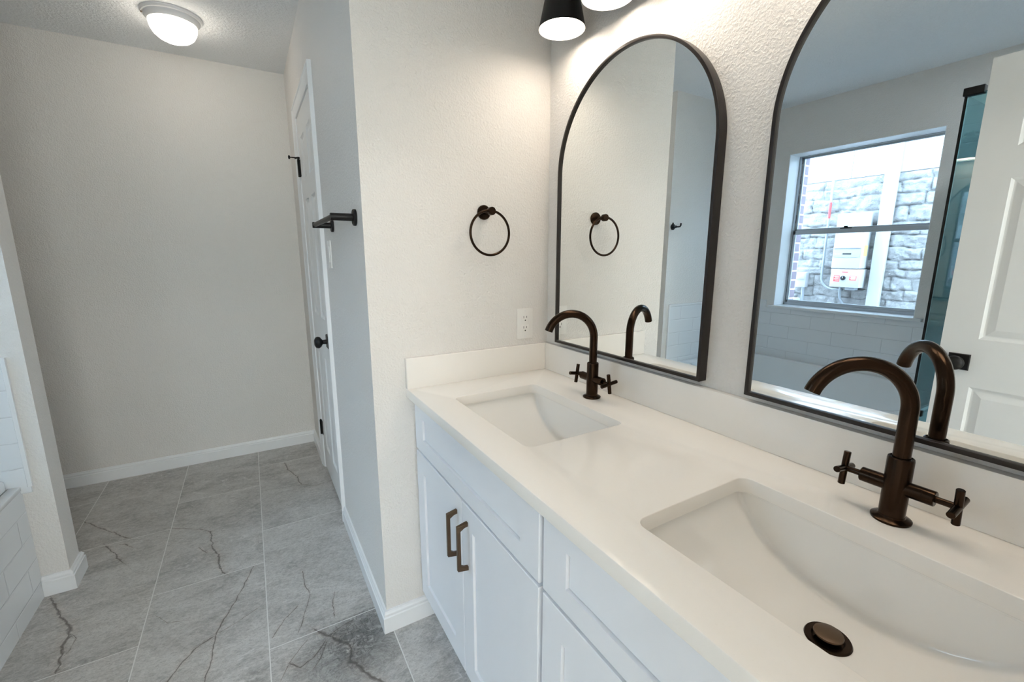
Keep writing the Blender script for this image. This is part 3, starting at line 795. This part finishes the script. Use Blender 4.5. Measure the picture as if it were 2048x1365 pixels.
# tub
tb = thing('bathtub', 'white drop-in bathtub in a tiled surround below the window', 'bathtub', (-2.27, .12, 0))
ty0, ty1, tx0, tx1 = YSH + .03, YS - .012, -XW + .0105, -1.830
def tub():
    bm = bmesh.new(); loops = []
    cx, cy = (tx0 + tx1) / 2, (ty0 + ty1) / 2
    A, B = (tx1 - tx0) / 2, (ty1 - ty0) / 2
    for ins, z, rr in ((0, .47, .01), (0, .500, .01), (.004, .508, .012), (.055, .510, .10), (.066, .505, .12), (.075, .48, .14), (.10, .25, .16), (.14, .13, .16), (.20, .10, .15), (.33, .095, .08)):
        loops.append([bm.verts.new((p[0], p[1], z)) for p in rrect(tx0 + ins, tx1 - ins, ty0 + ins, ty1 - ins, min(rr, A - ins - .005), 8)])
    for p, q in zip(loops, loops[1:]):
        n = len(p)
        for k in range(n): bm.faces.new((p[k], p[(k + 1) % n], q[(k + 1) % n], q[k]))
    bm.faces.new(loops[-1])
    return bm
kid(finish('tub_shell', tub(), ACRYL, angle=40), tb)
kid(finish('tiled_skirt', boxes(((-XK, YSH + .02, 0), (-XK + -.03, YS - .0005, .452))), SUBWAY_X, smooth=False), tb)
kid(finish('deck_edge', boxes(((-XK - .032, YSH + .02, .4525), (-XK + .002, YS - .0005, .4700)), bev=.003), TRG), tb)
b = bmesh.new(); lathe(b, [(0, 0), (.03, 0), (.034, -.003), (.034, .004), (0, .006)], (-2.27, ty1 - .084, .40), (0, -1, .1), 32)
kid(finish('overflow_plate', b, BRONZE), tb)

# shower -----------------------------------------------------------------------
struct(finish('wall_shower_back', boxes(((-XW + .0005, YN, .08), (-XW + .0095, YSH - .02, 2.2)), ((-XW + .0095, YN + .0005, .08), (-1.86, YN + .0095, 2.2))), SUBWAY_X, smooth=False))
struct(finish('wall_shower_knee', boxes(((-XW + .0105, YSH - .02, 0), (-XK - .0005, YSH + .0195, .555)), bev=.002), SUBWAY_Y, smooth=False))
tag(finish('shower_pan', boxes(((-XW + .0105, YN + .0105, .0), (-XK - .06, YSH - .0205, .05)), ((-XK - .0595, YN + .0105, 0), (-XK + .02, YSH - .0205, .10)), bev=.004), ACRYL), 'white shower pan with a curb behind the open door, seen in the nearer mirror', 'shower pan')
sh = thing('shower_enclosure', 'frameless tinted glass shower enclosure with black hardware, seen in the nearer mirror', 'shower enclosure', (-XK, YSH, .10))
kid(finish('front_panel', boxes(((-XK - .005, YN + .02, .105), (-XK + .005, YSH - .0105, 2.0))), GLASSS, smooth=False), sh)
kid(finish('side_panel', boxes(((-XW + .0115, YSH - .005, .556), (-XK - .012, YSH + .005, 2.0))), GLASSS, smooth=False), sh)
kid(finish('corner_channel', boxes(((-XK - .006, YSH - .010, .556), (-XK + .006, YSH - .0005, 2.0)), bev=.001), BLACK), sh)
kid(finish('header_clamp', boxes(((-XK - .018, YSH - .062, 1.992), (-XK + .018, YSH + .004, 2.024)), bev=.002), BLACK), sh)
kid(finish('bottom_clamp', boxes(((-XK - .012, YSH - .05, .556), (-XK + .012, YSH - .0, .585)), bev=.002), BLACK), sh)

rl = thing('shower_fill_light', 'unseen fill light added over the shower, shaped as a round recessed light', 'ceiling light', (-2.25, -1.05, HC))  # added cool fill, hidden behind the open door
b = bmesh.new(); lathe(b, [(.078, 0), (.100, 0), (.100, -.004), (.082, -.006), (.078, -.003), (.078, 0)], n=48); finish('trim_ring', b, STEELW, rl)
b = bmesh.new(); lathe(b, [(0, -.001), (.077, -.001), (.077, -.0025), (0, -.0025)], n=48); finish('lens', b, emit('shower_fill_lens', (.86, .94, 1.0), SHOWER_FILL_EMIT), rl)
# window ------------------------------------------------------------------------
FX = -2.878
wd = bpy.data.objects.new('window_1', None); col.objects.link(wd); wd.location = (FX, .165, WZ0)
struct(wd, 'single-hung aluminium window over the bathtub', 'window')
y0, y1, z0, z1 = WY0 + .0005, WY1 - .0005, WZ0 + .0005, WZ1 - .0005
kid(finish('window_frame', boxes(((FX, y0, z0), (FX - .05, y0 + .010, z1)), ((FX, y1 - .014, z0), (FX - .05, y1, z1)), ((FX, y0, z0), (FX - .05, y1, z0 + .022)), ((FX, y0, z1 - .008), (FX - .05, y1, z1)), bev=.001), ALU, smooth=False), wd)
kid(finish('lower_sash', boxes(((FX - .004, y0 + .018, z0 + .022), (FX - .022, y0 + .034, 1.520)), ((FX - .004, y1 - .034, z0 + .022), (FX - .022, y1 - .018, 1.520)),
    ((FX - .004, y0 + .018, z0 + .022), (FX - .022, y1 - .018, z0 + .042)), ((FX - .004, y0 + .018, 1.488), (FX - .022, y1 - .018, 1.520)), bev=.001), ALU, smooth=False), wd)
kid(finish('upper_sash', boxes(((FX - .026, y0 + .018, 1.500), (FX - .044, y1 - .018, 1.532)), ((FX - .026, y0 + .018, 1.50), (FX - .044, y0 + .030, z1 - .008)), ((FX - .026, y1 - .030, 1.50), (FX - .044, y1 - .014, z1 - .008)),
    ((FX - .026, y0 + .010, z1 - .020), (FX - .044, y1 - .014, z1 - .008)), bev=.001), ALU, smooth=False), wd)
kid(finish('sash_lock', boxes(((FX - .004, .20, 1.520), (FX - .020, .27, 1.528)), ((FX - .001, .225, 1.5285), (FX - .018, .245, 1.540)), bev=.001), BLACK), wd)
kid(finish('lower_pane', boxes(((FX - .011, y0 + .034, z0 + .042), (FX - .014, y1 - .034, 1.488))), GLASSW, smooth=False), wd)
kid(finish('upper_pane', boxes(((FX - .034, y0 + .030, 1.532), (FX - .037, y1 - .030, z1 - .020))), GLASSW, smooth=False), wd)
SILL = plain('marble_sill', (.84, .85, .86), .2)
kid(finish('window_sill', boxes(((FX + .001, WY0 + .001, WZ0 - .018), (-XW, WY1 - .001, WZ0 + .002)), ((-XW + .0, WY0 - .045, WZ0 - .018), (-XW + .038, WY1 + .025, WZ0 + .002)), bev=.002), SILL), wd)
# white returns (painted reveal boards)
kid(finish('reveal', boxes(((FX + .001, WY1 - .004, WZ0 + .002), (-XW - .0005, WY1 - .0004, WZ1 - .0005)), ((FX + .001, WY0 + .0004, WZ0 + .002), (-XW - .0005, WY0 + .004, WZ1 - .0005)), ((FX + .001, WY0 + .004, WZ1 - .004), (-XW - .0005, WY1 - .004, WZ1 - .0004))), TRIM, smooth=False), wd)

# ------------------------------------------------------------------ outside
# own brick veneer
bx = -XW - .1605
o = finish('wall_brick_veneer', boxes(((bx, -3.0, -.3), (bx - .10, WY0 + .02, 2.75)), ((bx, WY1 - .020, -.3), (bx - .10, 3.2, 2.75)), ((bx, WY0 + .02, -.3), (bx - .10, WY1 - .020, WZ0 - .01)), ((bx, WY0 + .02, WZ1 + .02), (bx - .10, WY1 - .02, 2.75))), BRICK, smooth=False)
struct(o)
o.data.materials.append(BRICKF)
for p in o.data.polygons:
    if abs(p.normal.x) > .5: p.material_index = 1
struct(finish('floor_outside', boxes(((-6.5, -4, -.40), (-XW - .17, 5, -.30))), plain('side_yard_gravel', (.58, .56, .52), .9, bump=.8, bscale=60, var=.3), smooth=False))
# neighbour's stone wall
NX = -4.70
def stone_wall():
    zs = [2.135, 2.045, 1.94, 1.80, 1.655, 1.53, 1.41, 1.285, 1.19, 1.105, .98, .875, .77, .64, .52, .40, .27, .14, 0, -.15, -.3]
    ya, yb = -2.6, 3.6
    gy = np.arange(ya, yb, .014); gz = np.arange(-.3, 2.1351, .012)
    Y, Z = np.meshgrid(gy, gz, indexing='ij')
    rng = np.random.RandomState(4)
    hgt = np.zeros(Y.shape); jm = np.ones(Y.shape)
    def smooth_noise(sc, seed):
        r = np.random.RandomState(seed); n = 40
        G = r.rand(int((yb - ya) / sc) + 3, int(3 / sc) + 3)
        u = (Y - ya) / sc; v = (Z + .3) / sc; i = u.astype(int); j = v.astype(int); fu = u - i; fv = v - j
        fu = fu * fu * (3 - 2 * fu); fv = fv * fv * (3 - 2 * fv)
        return (G[i, j] * (1 - fu) + G[i + 1, j] * fu) * (1 - fv) + (G[i, j + 1] * (1 - fu) + G[i + 1, j + 1] * fu) * fv
    wob = (smooth_noise(.13, 1) - .5) * .035
    wob2 = (smooth_noise(.09, 2) - .5) * .03
    ZZ = Z + wob; YY = Y + wob2
    for a, b in zip(zs[1:], zs):
        row = (ZZ > a) & (ZZ <= b)
        y = ya - rng.rand() * .3
        while y < yb:
            w = rng.uniform(.16, .42) * (1.2 if b - a < .11 else 1)
            c = row & (YY > y) & (YY <= y + w)
            if c.any():
                dd = np.minimum(np.minimum(YY - y, y + w - YY), np.minimum(ZZ - a, b - ZZ))[c]
                e = np.clip(dd / .022, 0, 1); e = np.sqrt(1 - (1 - e) ** 2)
                tl = rng.uniform(-.06, .06); pr = rng.uniform(.6, 1.2)
                hgt[c] = e * (.026 * pr + tl * (YY[c] - y - w / 2) * .4)
                jm[c] = np.clip((dd - .003) / .014, 0, 1)
            y += w
    hgt += (smooth_noise(.05, 3) - .5) * .022 * (hgt > .005) + (smooth_noise(.025, 5) - .5) * .012
    nx, ny = Y.shape
    co = np.stack([NX + hgt.ravel(), Y.ravel(), Z.ravel()], 1)
    idx = np.arange(nx * ny).reshape(nx, ny)
    q = np.stack([idx[:-1, :-1], idx[1:, :-1], idx[1:, 1:], idx[:-1, 1:]], -1).reshape(-1, 4)
    me = bpy.data.meshes.new('stone_wall')
    me.from_pydata(co.tolist(), [], q.tolist()); me.update()
    at = me.attributes.new('joint', 'FLOAT', 'POINT'); at.data.foreach_set('value', jm.ravel().astype(np.float32))
    me.materials.append(STONE); me.polygons.foreach_set('use_smooth', [True] * len(me.polygons))
    o = bpy.data.objects.new('wall_stone_neighbour', me); col.objects.link(o)
    return struct(o)
stone_wall()
struct(finish('wall_neighbour_core', boxes(((NX - .15, -2.6, -.3), (NX - .002, 3.6, 2.135))), STEELW, smooth=False))
SID = plain('white_siding', (.38, .38, .38), .6, bump=.15, bscale=30)
bs = []
yy = 1.016 - 1.22 * 3
while yy < 3.5:
    bs.append(((NX - .15, yy + .003, 2.136), (NX + .012, yy + 1.217, 2.60))); yy += 1.22
bs.append(((NX - .15, -2.6, 2.136), (NX + .004, 3.6, 2.60)))
struct(finish('wall_siding_neighbour', boxes(*bs), SID, smooth=False))
DSP = plain('downspout_white', (.35, .35, .35), .35)
ds = thing('downspout', 'white rectangular downspout on the stone wall outside, seen in the nearer mirror', 'downspout', (NX, .64, 0))
kid(finish('pipe', boxes(((NX + .045, .583, -.25), (NX + .105, .690, 2.58)), bev=.006), DSP), ds)
for z in (2.50, .35): kid(finish('strap', boxes(((NX + .0, .560, z), (NX + .109, .713, z + .03)), bev=.001), DSP), ds)
CON = plain('grey_conduit', (.25, .27, .29), .45, metal=.2)
cd = thing('conduit', 'grey electrical conduit with a red label curving into the inverter, outside', 'conduit', (NX, 1.16, 1.2))
b = bmesh.new(); pts = [(NX + .055, 1.161, 2.58), (NX + .055, 1.161, 2.2), (NX + .055, 1.160, 1.6), (NX + .055, 1.158, 1.15)]
for k in range(1, 9):
    a = R(90 * k / 8); pts.append((NX + .055, 1.158 - .13 * (1 - math.cos(a)), 1.095 - .135 * math.sin(a)))
pts += [(NX + .055, .93, .960)]
tube(b, pts, .0115, 16); kid(finish('pipe', b, CON), cd)
b = bmesh.new(); cyl(b, (NX + .055, 1.1605, 1.73), (NX + .055, 1.1605, 1.90), .0125, 16); kid(finish('red_label', b, plain('red_sticker', (.55, .06, .06), .5)), cd)
b = bmesh.new(); tube(b, [(NX + .07, .952, .985), (NX + .07, .950, .93), (NX + .07, .945, .87), (NX + .06, .92, .82), (NX + .05, .87, .76), (NX + .05, .83, .55), (NX + .05, .83, -.28)], .012, 16)
kid(finish('flexible_cable', b, CON), cd)

iv = thing('inverter', 'white inverter box with black dial and red labels on the stone wall outside', 'inverter', (NX + .05, .87, .99))
INV = plain('inverter_white', (.36, .36, .36), .35)
RED = plain('warning_label_red', (.62, .05, .05), .5)
GRY = plain('inverter_grey', (.30, .34, .38), .4)
XF = NX + .205
kid(finish('body', boxes(((NX + .05, .742, 1.190), (XF, 1.011, 1.76)), bev=.012, seg=3), INV), iv)
kid(finish('switch_box', boxes(((NX + .05, .736, .995), (XF - .005, 1.005, 1.186)), bev=.004), INV), iv)
bm = bmesh.new()
lp = [(.757, 1.392), (.757, 1.315), (.80, 1.306), (.96, 1.306), (1.003, 1.315), (1.003, 1.392), (.96, 1.402), (.80, 1.402)]
ps = kid(slab('display_panel', [lp], .0, .004, .0008, GRY, mp=lambda a, b, c: (XF + c - .0005, a, b)), iv)
o = finish('screen', boxes(((XF + .0035, .835, 1.336), (XF + .0045, .915, 1.352))), SLOT, smooth=False); o.parent = ps; o.matrix_parent_inverse = Matrix.Identity(4)
bb = bmesh.new()
for k in range(4): box(bb, (XF + .0035, .935 + k * .014, 1.338), (XF + .0045, .941 + k * .014, 1.348))
o = finish('button', bb, STEELW); o.parent = ps
hood = boxes(((XF - .004, .752, 1.402), (XF + .012, 1.006, 1.412)), bev=.003); kid(finish('hood', hood, INV), iv)
b = bmesh.new(); xs = XF - .0052
lathe(b, [(0, 0), (.023, 0), (.023, .012), (.019, .018), (0, .019)], (xs, .882, 1.092), (1, 0, 0), 28); dl = kid(finish('dial', b, BLACK), iv)
o = finish('dial_mark', boxes(((xs + .0185, .880, 1.092), (xs + .0200, .884, 1.108))), STEELW, smooth=False); o.parent = dl
LBW = plain('label_white', (.75, .75, .75), .5)
for ya, yb, za, zb in ((.762, .825, 1.071, 1.116), (.915, .972, 1.052, 1.118)):
    wl = kid(finish('warning_label', boxes(((xs, ya, za), (xs + .0010, yb, zb))), RED, smooth=False), iv)
    for k in range(4):
        zc = zb - (zb - za) * (k + .8) / 5
        b = bmesh.new(); box(b, (xs + .001, ya + .006, zc - .002), (xs + .0016, yb - .006 - .008 * (k % 2), zc + .002))
        o = finish('label_print', b, LBW, smooth=False); o.parent = wl
kid(finish('heading_strip', boxes(((xs, .842, 1.149), (xs + .001, .902, 1.157))), RED, smooth=False), iv)
kid(finish('green_label', boxes(((NX + .10, .7405, 1.32), (XF - .03, .7418, 1.43))), plain('label_lime', (.55, .68, .12), .5), smooth=False), iv)
kid(finish('gland', boxes(((NX + .08, .78, .965), (NX + .16, .87, .994)), bev=.004), CON), iv)
kid(finish('wall_bracket', boxes(((NX + .0, .78, 1.05), (NX + .049, .97, 1.70))), CON, smooth=False), iv)
mb = thing('meter_box', 'small pale grey weatherproof box on the stone wall left of the inverter', 'electrical box', (NX + .05, 1.36, .96))
kid(finish('body', boxes(((NX + .03, 1.296, .965), (NX + .11, 1.409, 1.140)), bev=.008), INV), mb)
kid(finish('lid', boxes(((NX + .1105, 1.300, 1.06), (NX + .125, 1.405, 1.130)), bev=.006), INV), mb)
b = bmesh.new(); cyl(b, (NX + .055, 1.335, .964), (NX + .055, 1.335, -.28), .016, 16); kid(finish('pipe', b, CON), mb)
tag(finish('utility_box', boxes(((NX + .09, 1.33, -.295), (NX + .45, 1.62, .845)), bev=.02), INV), 'white low utility cabinet standing on the gravel against the stone wall', 'utility box')

# ------------------------------------------------------------------ added bedroom curtain and fill lamp behind the camera
def sheer():
    m, t, b = mat('fill_sheer'); t.nodes.remove(b)
    tl = nd(t, 'ShaderNodeBsdfTranslucent'); tl.inputs[0].default_value = (.86, .70, .55, 1)
    df = nd(t, 'ShaderNodeBsdfDiffuse'); df.inputs[0].default_value = (.8, .74, .66, 1)
    mx = nd(t, 'ShaderNodeMixShader'); mx.inputs[0].default_value = .35
    L(t, tl.outputs[0], mx.inputs[1]); L(t, df.outputs[0], mx.inputs[2]); L(t, mx.outputs[0], t.nodes['Material Output'].inputs[0])
    return m
bm = bmesh.new(); pv = None
for k in range(161):
    x = -2.35 + 2.5 * k / 160; y = BY0 + .07 + .025 * math.sin(k * .62) + .008 * math.sin(k * 1.7)
    v = [bm.verts.new((x, y, .40)), bm.verts.new((x, y, 2.30))]
    if pv: bm.faces.new((pv[0], v[0], v[1], pv[1]))
    pv = v
tag(finish('curtain', bm, sheer()), 'unseen cream sheer curtain added to tint the fill daylight behind the camera', 'curtain')  # added sheer; its warm cloth neutralises the blue fill daylight
tag(finish('curtain_rod', cyl(bmesh.new(), (-2.45, BY0 + .07, 2.318), (.25, BY0 + .07, 2.318), .012), BLACK), 'unseen black rod for the added curtain behind the camera', 'curtain rod')

bl = thing('bedroom_fill_light', 'unseen fill lamp added in the bedroom behind the camera, shaped as a round flush light', 'ceiling light', (-1.1, -2.9, HC))  # added lamp, fills the bathroom from behind the camera
b = bmesh.new(); lathe(b, [(0, 0), (.17, 0), (.17, -.02), (.165, -.025), (0, -.022)], n=48); finish('ring', b, STEELW, bl)
b = bmesh.new(); lathe(b, [(.16, -.025), (.15, -.06), (.11, -.09), (.05, -.105), (0, -.108)], n=48); finish('glass_bowl', b, emit('bedroom_fill_bowl', (1.0, .94, .88), BEDROOM_FILL_EMIT), bl)
